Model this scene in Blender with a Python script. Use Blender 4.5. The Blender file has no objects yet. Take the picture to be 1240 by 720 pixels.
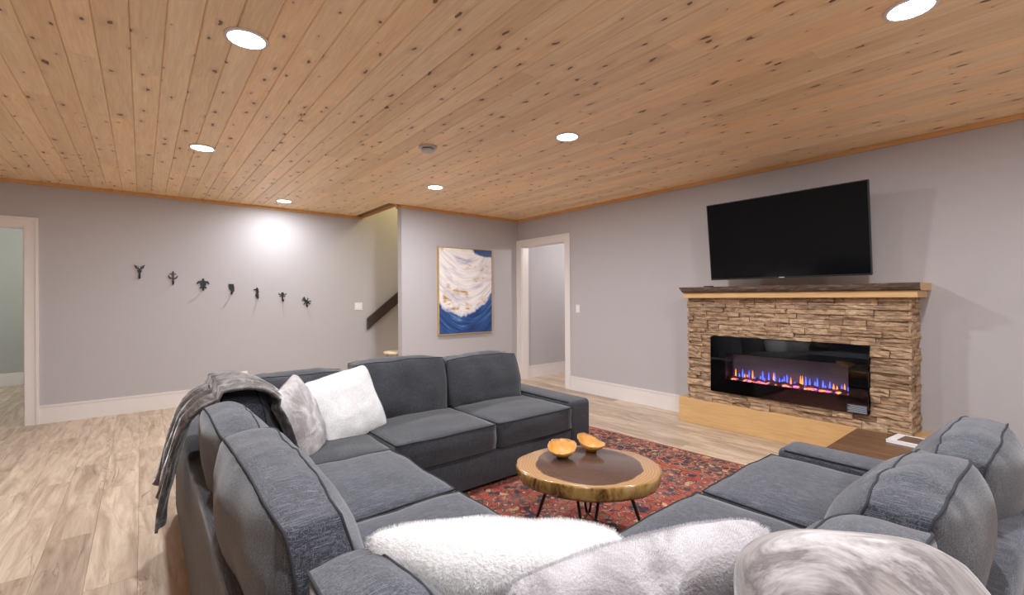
import bpy, bmesh, math, random
from mathutils import Vector, Matrix, noise
PI = math.pi
rad = math.radians
random.seed(7)
SC = bpy.context.scene
COL = SC.collection

# ------------------------------------------------------------------ camera
cam_d = bpy.data.cameras.new('camera')
cam = bpy.data.objects.new('camera', cam_d)
COL.objects.link(cam)
SC.camera = cam
cam_d.sensor_width = 36.0
cam_d.lens = 552.5 / 1240 * 36
cam_d.clip_start = 0.02
yaw, roll = rad(39.063), rad(-0.305)
_f = Vector((math.sin(yaw), math.cos(yaw), 0))
_r = Vector((math.cos(yaw), -math.sin(yaw), 0))
_u = Vector((0, 0, 1))
r2 = _r * math.cos(roll) + _u * math.sin(roll)
u2 = -_r * math.sin(roll) + _u * math.cos(roll)
M = Matrix((r2, u2, -_f)).transposed().to_4x4()
M.translation = Vector((0, 0, 1.3))
cam.matrix_world = M

# ------------------------------------------------------------------ world, exposure, lights
W = bpy.data.worlds.new('world')
SC.world = W
W.use_nodes = True
W.node_tree.nodes['Background'].inputs[0].default_value = (0.62, 0.75, 1.0, 1)
W.node_tree.nodes['Background'].inputs[1].default_value = 2.0
SC.view_settings.view_transform = 'Standard'
SC.view_settings.look = 'None'
SC.view_settings.gamma = 1
SC.view_settings.exposure = 1.15
SC.view_settings.use_curve_mapping = False
try:
    SC.cycles.max_bounces = 12
    SC.cycles.diffuse_bounces = 8
    SC.cycles.use_denoising = True
    SC.cycles.sample_clamp_indirect = 6
except Exception:
    pass

XE, YN, YP, XS = 4.70, 6.841, 5.641, 2.69     # east wall, north wall, stair wall face, stair wall end
XW, YS, HC = -3.0, -2.6, 2.55                 # west wall, south wall, ceiling
SPOT_W = 15.5
SPOTS = [(0.393, 2.48), (0.39, 4.49), (1.406, 6.304), (2.551, 4.494), (2.554, 2.46), (2.58, 0.44),
         (0.39, 0.44), (2.58, -1.58), (0.39, -1.58)]


def lamp(name, kind, loc, energy, color=(1, 1, 1), size=0.05, rot=(0, 0, 0), **kw):
    d = bpy.data.lights.new(name, kind)
    d.energy = energy
    d.color = color
    if kind == 'AREA':
        d.size = size
    else:
        d.shadow_soft_size = size
    for k, v in kw.items():
        setattr(d, k, v)
    o = bpy.data.objects.new(name, d)
    o.location = loc
    o.rotation_euler = rot
    COL.objects.link(o)
    return o


# daylight from the windows of the room beyond the north-west doorway
lamp('north_room_daylight', 'AREA', (-2.95, 8.4, 1.5), 34, (0.85, 0.93, 1.0), 1.4, (0, rad(90), 0))
lamp('north_room_ceiling_lamp', 'POINT', (-1.2, 8.9, 2.3), 11, (1.0, 0.97, 0.85), 0.08)
lamp('stairwell_lamp', 'POINT', (3.9, 6.25, 3.7), 34, (1.0, 0.88, 0.42), 0.08)
lamp('hall_lamp', 'POINT', (5.9, 4.4, 2.2), 20, (1.0, 0.95, 0.93), 0.08)

# ------------------------------------------------------------------ materials


class NT:
    def __init__(self, name):
        self.m = bpy.data.materials.new(name)
        self.m.use_nodes = True
        self.t = self.m.node_tree
        self.b = self.t.nodes['Principled BSDF']

    def n(self, kind, **kw):
        x = self.t.nodes.new(kind)
        for k, v in kw.items():
            if k.startswith('i_'):
                key = k[2:]
                key = int(key) if key.isdigit() else key.replace('_', ' ')
                x.inputs[key].default_value = v
            else:
                setattr(x, k, v)
        return x

    def l(self, a, b):
        self.t.links.new(a, b)

    def math(self, op, a, b=None, c=None, clamp=False):
        x = self.n('ShaderNodeMath', operation=op)
        x.use_clamp = clamp
        for i, v in enumerate((a, b, c)):
            if v is None:
                continue
            if isinstance(v, (int, float)):
                x.inputs[i].default_value = v
            else:
                self.l(v, x.inputs[i])
        return x.outputs[0]

    def ramp(self, fac, stops, interp='LINEAR'):
        x = self.n('ShaderNodeValToRGB')
        x.color_ramp.interpolation = interp
        e = x.color_ramp.elements
        while len(e) < len(stops):
            e.new(0.5)
        for k, (p, c) in enumerate(stops):
            e[k].position = p
            e[k].color = (c[0], c[1], c[2], 1) if not isinstance(c, (int, float)) else (c, c, c, 1)
        self.l(fac, x.inputs[0])
        return x.outputs[0]

    def mix(self, fac, a, b, mode='MIX'):
        x = self.n('ShaderNodeMix', data_type='RGBA', blend_type=mode)
        x.clamp_factor = True
        for key, v in ((0, fac), (6, a), (7, b)):
            if isinstance(v, (int, float)):
                x.inputs[key].default_value = v
            elif isinstance(v, tuple):
                x.inputs[key].default_value = (v[0], v[1], v[2], 1)
            else:
                self.l(v, x.inputs[key])
        return x.outputs[2]

    def coords(self, which='Object', scale=(1, 1, 1), rot=(0, 0, 0), rand=0.0):
        if which == 'World':
            src = self.n('ShaderNodeNewGeometry').outputs['Position']
        else:
            src = self.n('ShaderNodeTexCoord').outputs[which]
        if rand:
            oi = self.n('ShaderNodeObjectInfo').outputs['Random']
            k = self.math('MULTIPLY', oi, rand)
            v = self.n('ShaderNodeVectorMath', operation='ADD')
            self.l(src, v.inputs[0])
            self.l(k, v.inputs[1])
            src = v.outputs[0]
        mp = self.n('ShaderNodeMapping')
        mp.inputs['Scale'].default_value = scale
        mp.inputs['Rotation'].default_value = rot
        self.l(src, mp.inputs[0])
        return mp.outputs[0]

    def noise(self, vec, scale=5, detail=4, rough=0.5, dist=0):
        x = self.n('ShaderNodeTexNoise')
        x.inputs['Scale'].default_value = scale
        x.inputs['Detail'].default_value = detail
        x.inputs['Roughness'].default_value = rough
        x.inputs['Distortion'].default_value = dist
        self.l(vec, x.inputs['Vector'])
        return x.outputs['Fac']

    def bump(self, h, strength=0.3, dist=0.002):
        x = self.n('ShaderNodeBump')
        x.inputs['Strength'].default_value = strength
        x.inputs['Distance'].default_value = dist
        self.l(h, x.inputs['Height'])
        self.l(x.outputs[0], self.b.inputs['Normal'])

    def base(self, c, rough=0.5, **kw):
        if isinstance(c, tuple):
            self.b.inputs['Base Color'].default_value = (c[0], c[1], c[2], 1)
        else:
            self.l(c, self.b.inputs['Base Color'])
        self.b.inputs['Roughness'].default_value = rough
        for k, v in kw.items():
            self.b.inputs[k.replace('_', ' ')].default_value = v
        return self.m


def plain(name, c, rough=0.5, nz=0.06, **kw):
    t = NT(name)
    f = t.noise(t.coords('Object'), 18, 4)
    lo = tuple(x * (1 - nz) for x in c)
    hi = tuple(min(1, x * (1 + nz)) for x in c)
    return t.base(t.mix(f, lo, hi), rough, **kw)


def m_paint(name, c):
    t = NT(name)
    f = t.noise(t.coords('World'), 1.5, 2)
    lo = tuple(x * 0.985 for x in c)
    hi = tuple(x * 1.015 for x in c)
    t.base(t.mix(f, lo, hi), 0.62)
    t.bump(t.noise(t.coords('World'), 350, 2), 0.12, 0.0006)
    return t.m


def m_pine(name, a, b, knots=True, along='Y', vary=1.0):
    t = NT(name)
    sc = (14, 0.9, 14) if along == 'Y' else (0.9, 14, 14)
    v = t.coords('World', sc, rand=37.0)
    g = t.noise(v, 1.6, 5, 0.6, 0.6)
    v2 = t.coords('World', tuple(s * 6 for s in sc), rand=11.0)
    g2 = t.noise(v2, 1.0, 3, 0.6)
    col = t.mix(t.ramp(g, [(0.3, 0.0), (0.7, 1.0)]), a, b)
    fine = t.ramp(g2, [(0.35, 0.91), (0.7, 1.05)])
    col = t.mix(1.0, col, fine, 'MULTIPLY')
    rnd = t.n('ShaderNodeObjectInfo').outputs['Random']
    tone = t.ramp(rnd, [(0.0, (0.92, 0.86, 0.78)), (0.5, (1.03, 1.02, 1.0)), (1.0, (1.08, 0.99, 0.88))])
    col = t.mix(vary, col, tone, 'MULTIPLY')
    if knots:
        kv = t.coords('World', (8.5, 4.2, 1) if along == 'Y' else (4.2, 8.5, 1), rand=53.0)
        wob = t.n('ShaderNodeTexNoise')
        wob.inputs['Scale'].default_value = 3.0
        t.l(kv, wob.inputs['Vector'])
        add = t.n('ShaderNodeVectorMath', operation='MULTIPLY_ADD')
        t.l(wob.outputs['Color'], add.inputs[0])
        add.inputs[1].default_value = (0.35, 0.35, 0)
        t.l(kv, add.inputs[2])
        vo = t.n('ShaderNodeTexVoronoi')
        vo.inputs['Scale'].default_value = 1.0
        vo.voronoi_dimensions = '2D'
        t.l(add.outputs[0], vo.inputs['Vector'])
        sep = t.n('ShaderNodeSeparateColor')
        t.l(vo.outputs['Color'], sep.inputs[0])
        size = t.math('MULTIPLY', sep.outputs[0], 0.115)
        size = t.math('MULTIPLY', size, t.math('GREATER_THAN', sep.outputs[1], 0.18))
        size = t.math('MAXIMUM', size, 0.0001)
        rel = t.math('DIVIDE', vo.outputs['Distance'], size)
        k = t.ramp(rel, [(0.0, 0.75), (0.55, 1.0), (0.62, 1.0), (1.0, 0.0)])
        halo = t.ramp(t.math('DIVIDE', rel, 3.4), [(0.0, 0.38), (1.0, 0.0)])
        col = t.mix(halo, col, (0.42, 0.22, 0.09))
        col = t.mix(k, col, (0.13, 0.055, 0.022))
    t.base(col, 0.42)
    t.bump(g2, 0.1, 0.001)
    return t.m


def m_floor():
    t = NT('maple_plank')
    v = t.coords('World', (9, 1.1, 1), rand=61.0)
    g = t.noise(v, 1.3, 6, 0.62, 1.2)
    col = t.ramp(g, [(0.25, (0.36, 0.26, 0.175)), (0.43, (0.55, 0.425, 0.315)), (0.62, (0.74, 0.61, 0.475)), (0.8, (0.58, 0.45, 0.325))])
    v3 = t.coords('World', (40, 3.0, 1), rand=23.0)
    s = t.noise(v3, 1.0, 4, 0.6, 0.5)
    col = t.mix(1.0, col, t.ramp(s, [(0.3, 0.84), (0.65, 1.03)]), 'MULTIPLY')
    # spalted cracks: thin dark wandering lines, only in some places
    v2 = t.coords('World', (7, 0.9, 1), rand=91.0)
    c = t.noise(v2, 1.4, 4, 0.6, 0.9)
    line = t.math('ABSOLUTE', t.math('SUBTRACT', c, 0.52))
    line = t.ramp(line, [(0.0, 1.0), (0.014, 0.0)])
    m = t.noise(t.coords('World', (3, 1.4, 1), rand=19.0), 1.3, 2)
    line = t.math('MULTIPLY', line, t.ramp(m, [(0.5, 0.0), (0.62, 0.75)]))
    col = t.mix(line, col, (0.20, 0.13, 0.085))
    rnd = t.n('ShaderNodeObjectInfo').outputs['Random']
    col = t.mix(1.0, col, t.ramp(rnd, [(0.0, (0.68, 0.65, 0.64)), (0.35, (0.88, 0.85, 0.84)), (1.0, (1.0, 0.98, 0.97))]), 'MULTIPLY')
    t.base(col, 0.38)
    t.bump(s, 0.08, 0.001)
    return t.m


def m_fabric(name, dark, light, s=1.0):
    """woven slub linen: short broken threads in both directions"""
    t = NT(name)
    a = t.noise(t.coords('Object', (460, 17, 460), rand=7), s, 2, 0.5)
    b = t.noise(t.coords('Object', (17, 460, 460), rand=3), s, 2, 0.5)
    c = t.noise(t.coords('Object', (460, 460, 17), rand=9), s, 2, 0.5)
    mx = t.math('MAXIMUM', t.math('MAXIMUM', a, t.math('MULTIPLY', b, 0.90)), t.math('MULTIPLY', c, 0.94))
    big = t.noise(t.coords('Object', (1, 1, 1)), 5, 3)
    f = t.ramp(mx, [(0.49, 0.0), (0.74, 1.0)])
    col = t.mix(f, dark, light)
    col = t.mix(1.0, col, t.ramp(big, [(0.3, 0.88), (0.7, 1.1)]), 'MULTIPLY')
    t.base(col, 0.92)
    t.b.inputs['Sheen Weight'].default_value = 0.25
    t.b.inputs['Sheen Roughness'].default_value = 0.5
    t.bump(mx, 0.5, 0.0015)
    return t.m


def m_fur(name, a, b, scale=9, spread=(0.35, 0.7)):
    t = NT(name)
    v = t.coords('Object')
    n1 = t.noise(v, scale, 4, 0.6, 0.8)
    n2 = t.noise(t.coords('Object', (1, 1, 1)), scale * 22, 3, 0.6)
    col = t.mix(t.ramp(n1, [(spread[0], 0.0), (spread[1], 1.0)]), a, b)
    col = t.mix(1.0, col, t.ramp(n2, [(0.3, 0.86), (0.7, 1.04)]), 'MULTIPLY')
    t.base(col, 0.9)
    t.b.inputs['Sheen Weight'].default_value = 0.4
    t.bump(t.math('ADD', n2, n1), 0.7, 0.006)
    return t.m


def m_marble_velvet():
    t = NT('marbled_velvet')
    v = t.coords('Object', (1, 1, 1), (0, 0, rad(35)))
    n1 = t.noise(t.coords('Object', (3.0, 9.0, 3), (0, 0, rad(-30))), 1.5, 6, 0.66, 0.8)
    col = t.ramp(n1, [(0.32, (0.52, 0.49, 0.50)), (0.41, (0.32, 0.29, 0.29)), (0.48, (0.12, 0.10, 0.10)), (0.55, (0.24, 0.21, 0.20)), (0.62, (0.13, 0.115, 0.11)), (0.74, (0.42, 0.39, 0.39))])
    t.base(col, 0.75)
    t.b.inputs['Sheen Weight'].default_value = 0.5
    t.bump(t.noise(v, 240, 2), 0.25, 0.001)
    return t.m


def m_rug():
    t = NT('persian_rug_wool')
    ob = t.n('ShaderNodeTexCoord').outputs['Object']
    sep = t.n('ShaderNodeSeparateXYZ')
    t.l(ob, sep.inputs[0])
    ax = t.math('ABSOLUTE', sep.outputs[0])
    ay = t.math('ABSOLUTE', sep.outputs[1])
    dx = t.math('SUBTRACT', RUG[0] / 2, ax)
    dy = t.math('SUBTRACT', RUG[1] / 2, ay)
    edge = t.math('MINIMUM', dx, dy)          # metres from the edge
    mir = t.n('ShaderNodeCombineXYZ')
    t.l(ax, mir.inputs[0])
    t.l(ay, mir.inputs[1])
    wob = t.n('ShaderNodeTexNoise')
    wob.inputs['Scale'].default_value = 26
    wob.inputs['Detail'].default_value = 3
    t.l(ob, wob.inputs['Vector'])
    wv = t.n('ShaderNodeVectorMath', operation='MULTIPLY_ADD')
    t.l(wob.outputs['Color'], wv.inputs[0])
    wv.inputs[1].default_value = (0.035, 0.035, 0)
    t.l(mir.outputs[0], wv.inputs[2])

    def vor(scale, feature='F1', metric='EUCLIDEAN'):
        x = t.n('ShaderNodeTexVoronoi', feature=feature)
        x.distance = metric if feature != 'DISTANCE_TO_EDGE' else 'EUCLIDEAN'
        x.inputs['Scale'].default_value = scale
        x.voronoi_dimensions = '2D'
        t.l(wv.outputs[0], x.inputs['Vector'])
        return x
    v1 = vor(10)
    v2 = vor(26)
    e1 = vor(15, 'DISTANCE_TO_EDGE')
    pal = [(0.0, (0.030, 0.028, 0.055)), (0.22, (0.36, 0.055, 0.030)), (0.42, (0.42, 0.085, 0.045)), (0.56, (0.05, 0.035, 0.045)),
           (0.70, (0.60, 0.40, 0.22)), (0.80, (0.30, 0.12, 0.06)), (0.90, (0.28, 0.042, 0.025))]
    s2 = t.n('ShaderNodeSeparateColor')
    t.l(v2.outputs['Color'], s2.inputs[0])
    small = t.ramp(s2.outputs[0], pal, 'CONSTANT')
    rings = t.ramp(v1.outputs['Distance'], [(0.0, (0.55, 0.36, 0.2)), (0.12, (0.035, 0.03, 0.06)), (0.2, (0.40, 0.07, 0.04)), (0.42, (0.62, 0.44, 0.26)), (0.47, (0.04, 0.03, 0.05)), (0.54, (0.44, 0.08, 0.045))], 'CONSTANT')
    field = t.mix(t.ramp(v1.outputs['Distance'], [(0.52, 0.0), (0.54, 1.0)]), rings, (0.44, 0.075, 0.04))
    field = t.mix(t.ramp(s2.outputs[1], [(0.52, 0.0), (0.53, 1.0)]), field, small)
    vine = t.ramp(e1.outputs['Distance'], [(0.0, 1.0), (0.035, 1.0), (0.05, 0.0)])
    field = t.mix(vine, field, (0.055, 0.045, 0.06))
    # border: darker ground with the same motifs, bounded by stripes
    bord = t.mix(t.ramp(s2.outputs[2], [(0.5, 0.0), (0.51, 1.0)]), (0.055, 0.03, 0.04), small)
    bord = t.mix(t.ramp(v1.outputs['Distance'], [(0.25, 1.0), (0.28, 0.0)]), bord, rings)
    bord = t.mix(vine, bord, (0.5, 0.3, 0.17))
    col = t.mix(t.ramp(edge, [(0.42, 0.0), (0.425, 1.0)]), bord, field)
    stripes = t.ramp(edge, [(0.0, 1.0), (0.02, 0.0), (0.10, 0.0), (0.101, 1.0), (0.125, 0.0), (0.40, 0.0), (0.401, 1.0), (0.43, 0.0)], 'CONSTANT')
    col = t.mix(stripes, col, (0.42, 0.10, 0.055))
    wear = t.noise(ob, 5, 5, 0.6)
    col = t.mix(t.ramp(wear, [(0.45, 0.0), (0.8, 0.45)]), col, (0.50, 0.33, 0.24))
    fine = t.noise(ob, 330, 2)
    col = t.mix(1.0, col, t.ramp(fine, [(0.3, 0.72), (0.7, 1.12)]), 'MULTIPLY')
    col = t.mix(1.0, col, (0.80, 0.74, 0.76), 'MULTIPLY')
    t.base(col, 0.95)
    t.bump(fine, 0.6, 0.003)
    return t.m


def m_stone():
    t = NT('ledger_stone')
    v = t.coords('World', (1, 1, 1), rand=17.0)
    n1 = t.noise(t.coords('World', (1, 6, 26), rand=17.0), 1.3, 5, 0.65, 0.8)
    n2 = t.noise(v, 34, 5, 0.7)
    rnd = t.n('ShaderNodeObjectInfo').outputs['Random']
    basec = t.ramp(rnd, [(0.0, (0.46, 0.335, 0.235)), (0.25, (0.68, 0.53, 0.39)), (0.5, (0.58, 0.43, 0.31)), (0.7, (0.72, 0.58, 0.44)), (0.85, (0.44, 0.34, 0.26)), (1.0, (0.63, 0.48, 0.34))])
    col = t.mix(t.ramp(n1, [(0.32, 0.9), (0.56, 0.0)]), basec, (0.13, 0.085, 0.06))
    col = t.mix(t.ramp(n1, [(0.58, 0.0), (0.75, 0.5)]), col, (0.70, 0.58, 0.44))
    col = t.mix(1.0, col, t.ramp(n2, [(0.3, 0.75), (0.7, 1.1)]), 'MULTIPLY')
    col = t.mix(1.0, col, (0.88, 0.76, 0.64), 'MULTIPLY')
    t.base(col, 0.88)
    t.bump(t.math('ADD', n1, t.math('MULTIPLY', n2, 0.6)), 0.8, 0.008)
    return t.m


def m_bark():
    t = NT('mantel_bark')
    n1 = t.noise(t.coords('World', (10, 4, 28)), 1.6, 6, 0.7, 1.0)
    col = t.ramp(n1, [(0.3, (0.035, 0.02, 0.013)), (0.5, (0.10, 0.06, 0.042)), (0.72, (0.24, 0.165, 0.12))])
    t.base(col, 0.8)
    t.bump(n1, 0.9, 0.01)
    return t.m


def m_table_top():
    t = NT('live_edge_slice')
    ob = t.n('ShaderNodeTexCoord').outputs['Object']
    sep = t.n('ShaderNodeSeparateXYZ')
    t.l(ob, sep.inputs[0])
    flat = t.n('ShaderNodeCombineXYZ')
    t.l(sep.outputs[0], flat.inputs[0])
    t.l(sep.outputs[1], flat.inputs[1])
    ln = t.n('ShaderNodeVectorMath', operation='LENGTH')
    t.l(flat.outputs[0], ln.inputs[0])
    w = t.noise(flat.outputs[0], 5.5, 3)
    r = t.math('ADD', ln.outputs['Value'], t.math('MULTIPLY', t.math('SUBTRACT', w, 0.5), 0.06))
    rings = t.math('SINE', t.math('MULTIPLY', t.math('POWER', r, 1.0), 420.0))
    rings = t.math('MULTIPLY_ADD', rings, 0.5, 0.5)
    heart = t.mix(rings, (0.070, 0.038, 0.030), (0.105, 0.060, 0.046))
    sap = t.mix(rings, (0.36, 0.20, 0.095), (0.43, 0.25, 0.125))
    col = t.mix(t.ramp(r, [(0.277, 0.0), (0.283, 1.0)]), heart, sap)
    # the natural side: smeared brown bark stains on honey wood
    nz = t.noise(t.coords('Object', (13, 13, 7)), 1.0, 4, 0.6, 0.4)
    side = t.ramp(nz, [(0.36, (0.075, 0.035, 0.010)), (0.46, (0.28, 0.155, 0.045)), (0.56, (0.44, 0.27, 0.09)), (0.68, (0.50, 0.34, 0.15)), (0.74, (0.26, 0.15, 0.05))])
    nrm = t.n('ShaderNodeNewGeometry').outputs['Normal']
    sn = t.n('ShaderNodeSeparateXYZ')
    t.l(nrm, sn.inputs[0])
    up = t.ramp(sn.outputs[2], [(0.6, 0.0), (0.8, 1.0)])
    col = t.mix(up, side, col)
    t.base(col, 0.2)
    t.b.inputs['Coat Weight'].default_value = 0.35
    t.b.inputs['Coat Roughness'].default_value = 0.08
    return t.m


def m_painting():
    """generic poured abstract: cream upper sweep with ochre flecks, blue lower swell"""
    t = NT('abstract_canvas_paint')
    ob = t.n('ShaderNodeTexCoord').outputs['Object']
    sep = t.n('ShaderNodeSeparateXYZ')
    t.l(ob, sep.inputs[0])
    x = sep.outputs[0]      # -.47 .. .47
    z = sep.outputs[2]      # -.62 .. .62
    w = t.noise(ob, 5.0, 5, 0.6, 0.5)
    wz = t.math('MULTIPLY', t.math('SUBTRACT', w, 0.5), 0.19)
    x2 = t.math('MULTIPLY', x, x)
    # swell edge: dips left of centre, climbs to the right
    edge = t.math('ADD', t.math('MULTIPLY', x2, 1.2), t.math('MULTIPLY', x, 0.16))
    edge = t.math('ADD', edge, -0.37)
    d = t.math('SUBTRACT', t.math('ADD', z, wz), edge)     # >0 above
    # curved strata: height above a bowl-shaped arc
    arc = t.math('SUBTRACT', z, t.math('MULTIPLY', x2, 1.3))
    cv = t.n('ShaderNodeCombineXYZ')
    t.l(t.math('MULTIPLY', x, 2.0), cv.inputs[0])
    t.l(t.math('MULTIPLY', arc, 13.0), cv.inputs[1])
    st = t.noise(cv.outputs[0], 1.0, 5, 0.65, 0.7)
    cream = t.ramp(st, [(0.30, (0.36, 0.35, 0.52)), (0.43, (0.72, 0.68, 0.72)), (0.55, (0.90, 0.86, 0.83)), (0.75, (0.86, 0.74, 0.66))])
    gm = t.noise(t.coords('Object', (3.2, 3, 11), (0, rad(-33), 0)), 1.0, 4, 0.7)
    gc = t.noise(t.coords('Object', (3.4, 3, 2.2), (0, rad(-35), 0)), 1.0, 2)
    gold = t.math('MULTIPLY', t.math('MULTIPLY', t.ramp(gm, [(0.45, 0.0), (0.56, 1.0)]), t.ramp(gc, [(0.49, 0.0), (0.58, 1.0)])), t.ramp(st, [(0.44, 0.0), (0.52, 1.0)]))
    cream = t.mix(gold, cream, (0.50, 0.25, 0.06))
    blue = t.ramp(st, [(0.30, (0.006, 0.018, 0.08)), (0.45, (0.012, 0.05, 0.20)), (0.58, (0.03, 0.11, 0.33)), (0.72, (0.25, 0.38, 0.58))])
    col = t.mix(t.ramp(d, [(0.0, 0.0), (0.03, 1.0)]), blue, cream)
    lip = t.math('ABSOLUTE', t.math('SUBTRACT', d, 0.03))
    col = t.mix(t.ramp(lip, [(0.0, 0.5), (0.03, 0.0)]), col, (0.45, 0.52, 0.75))
    # dark blue upper right corner
    cx = t.math('SUBTRACT', x, 0.36)
    cz = t.math('SUBTRACT', z, 0.60)
    dd = t.math('ADD', t.math('MULTIPLY', t.math('MULTIPLY', cx, cx), 1.0), t.math('MULTIPLY', t.math('MULTIPLY', cz, cz), 7.0))
    dd = t.math('ADD', dd, t.math('MULTIPLY', wz, 0.4))
    col = t.mix(t.ramp(dd, [(0.05, 1.0), (0.075, 0.0)]), col, (0.03, 0.07, 0.22))
    t.base(col, 0.45)
    t.bump(st, 0.3, 0.003)
    return t.m


def m_emit(name, c, s):
    t = NT(name)
    t.b.inputs['Base Color'].default_value = (c[0], c[1], c[2], 1)
    t.b.inputs['Emission Color'].default_value = (c[0], c[1], c[2], 1)
    t.b.inputs['Emission Strength'].default_value = s
    return t.m


def m_glass(name):
    t = NT(name)
    t.base((0.9, 0.9, 0.92), 0.02)
    t.b.inputs['Transmission Weight'].default_value = 1.0
    t.b.inputs['IOR'].default_value = 1.45
    return t.m


RUG = (2.42, 3.05)
MAT = dict(
    wall=m_paint('mauve_grey_paint', (0.475, 0.450, 0.465)),
    wall_n=m_paint('sage_grey_paint', (0.40, 0.40, 0.37)),
    wall_s=m_paint('warm_stair_paint', (0.42, 0.385, 0.36)),
    white=plain('white_trim_paint', (0.78, 0.73, 0.71), 0.4, 0.02),
    pine=m_pine('pine_ceiling_plank', (0.86, 0.62, 0.385), (0.95, 0.76, 0.51)),
    crown=m_pine('pine_crown', (0.62, 0.34, 0.13), (0.72, 0.43, 0.19), False, 'Y', 0.0),
    joint=plain('plank_joint', (0.22, 0.12, 0.06), 0.8),
    floor=m_floor(),
    floor_gap=plain('floor_gap', (0.30, 0.22, 0.16), 0.8),
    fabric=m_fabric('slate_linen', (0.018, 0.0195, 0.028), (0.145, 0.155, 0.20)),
    fabric_far=m_fabric('slate_linen_dim', (0.015, 0.016, 0.021), (0.078, 0.081, 0.10)),  # same sofa linen, the dimness of the far run put into its colour
    piping=plain('shaded_piping', (0.020, 0.021, 0.027), 0.9),  # fabric-coloured cord, darkened to stand for the shadow crease along it
    wfur=m_fur('white_fur', (0.80, 0.79, 0.79), (0.90, 0.89, 0.89), 7),
    gfur=m_fur('silver_fur', (0.34, 0.30, 0.30), (0.72, 0.68, 0.70), 8, (0.38, 0.62)),
    lfur=m_fur('lilac_grey_fur', (0.36, 0.33, 0.35), (0.60, 0.57, 0.60), 8, (0.36, 0.56)),
    marble=m_marble_velvet(),
    rug=m_rug(),
    stone=m_stone(),
    mortar=plain('stone_joint_backing', (0.10, 0.07, 0.05), 0.95),  # dark backing visible in the joints between stones
    bark=m_bark(),
    maple=m_pine('honey_maple_board', (0.60, 0.36, 0.15), (0.70, 0.45, 0.21), False, 'Y', 0.0),
    walnut=m_pine('brown_stained_board', (0.11, 0.055, 0.028), (0.22, 0.115, 0.058), False, 'Y', 0.0),
    black=plain('black_gloss', (0.004, 0.004, 0.005), 0.06, 0.0),
    blackm=plain('black_metal', (0.012, 0.012, 0.012), 0.4),
    screen=plain('tv_screen', (0.004, 0.004, 0.005), 0.10, 0.0, IOR=1.3),
    firebox=plain('firebox_back', (0.16, 0.14, 0.14), 0.6),
    glass=m_glass('fireplace_glass'),
    table=m_table_top(),
    bowl=plain('golden_burl', (0.60, 0.27, 0.045), 0.48, 0.22),
    bowl_rim=plain('bark_rim', (0.45, 0.28, 0.16), 0.8, 0.5),
    paint=m_painting(),
    gold=plain('gold_frame', (0.52, 0.34, 0.14), 0.35, 0.1),
    rail=plain('dark_brown_handrail', (0.045, 0.030, 0.025), 0.45, 0.1),
    tread=m_pine('pale_tread', (0.62, 0.50, 0.36), (0.72, 0.60, 0.45), False, 'Y', 0.0),
    plastic=plain('white_plastic', (0.80, 0.77, 0.76), 0.35, 0.01),
    slot=plain('dark_slot', (0.06, 0.06, 0.06), 0.6),
    greyp=plain('grey_plastic', (0.55, 0.52, 0.52), 0.4, 0.01),
    lamp=m_emit('lamp_diffuser', (1.0, 0.97, 0.95), 9),
    paper=plain('white_paper', (0.85, 0.85, 0.86), 0.5, 0.01),
    cover=plain('book_cover', (0.16, 0.10, 0.07), 0.4, 0.2),
    label=plain('label_print', (0.30, 0.33, 0.38), 0.5, 0.02),
    label_d=plain('label_ground', (0.035, 0.04, 0.05), 0.4, 0.02),
    blue=m_emit('blue_flame', (0.05, 0.10, 1.0), 1.6),
    orange=m_emit('orange_flame', (1.0, 0.30, 0.08), 0.9),
    pink=m_emit('pink_ember', (1.0, 0.16, 0.34), 0.8),
    violet=m_emit('violet_ember', (0.5, 0.14, 1.0), 0.9),
    log=plain('driftwood_log', (0.16, 0.10, 0.08), 0.9, 0.4),
)


def m_velvet():
    t = NT('crushed_velvet')
    n1 = t.noise(t.coords('Object', (1, 1, 1)), 11, 5, 0.65, 1.4)
    col = t.ramp(n1, [(0.35, (0.035, 0.028, 0.026)), (0.52, (0.085, 0.070, 0.065)), (0.70, (0.26, 0.23, 0.22))])
    t.base(col, 0.6)
    t.b.inputs['Sheen Weight'].default_value = 0.6
    t.b.inputs['Sheen Roughness'].default_value = 0.35
    t.bump(n1, 0.7, 0.01)
    return t.m


MAT['velvet'] = m_velvet()

# ------------------------------------------------------------------ geometry helpers


def obj(name, me, mat=None, parent=None, loc=(0, 0, 0), rot=(0, 0, 0), smooth=False):
    o = bpy.data.objects.new(name, me)
    COL.objects.link(o)
    if mat is not None:
        if isinstance(mat, str):
            mat = MAT[mat]
        if not me.materials:
            me.materials.append(mat)
    if parent is not None:
        o.parent = parent
    o.location = loc
    o.rotation_euler = rot
    if smooth:
        for p in me.polygons:
            p.use_smooth = True
    return o


def empty(name, loc=(0, 0, 0), rot=(0, 0, 0)):
    o = bpy.data.objects.new(name, None)
    o.empty_display_size = 0.1
    COL.objects.link(o)
    o.location = loc
    o.rotation_euler = rot
    return o


def tag(o, label=None, cat=None, group=None, kind=None):
    for k, v in (('label', label), ('category', cat), ('group', group), ('kind', kind)):
        if v:
            o[k] = v
    return o


def from_bm(bm):
    me = bpy.data.meshes.new('mesh')
    bmesh.ops.recalc_face_normals(bm, faces=bm.faces[:])
    bm.to_mesh(me)
    bm.free()
    return me


def add_box(bm, lo, hi):
    v = [bm.verts.new((x, y, z)) for x in (lo[0], hi[0]) for y in (lo[1], hi[1]) for z in (lo[2], hi[2])]
    for q in ((0, 1, 3, 2), (4, 6, 7, 5), (0, 4, 5, 1), (2, 3, 7, 6), (0, 2, 6, 4), (1, 5, 7, 3)):
        bm.faces.new([v[i] for i in q])
    return v


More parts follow.
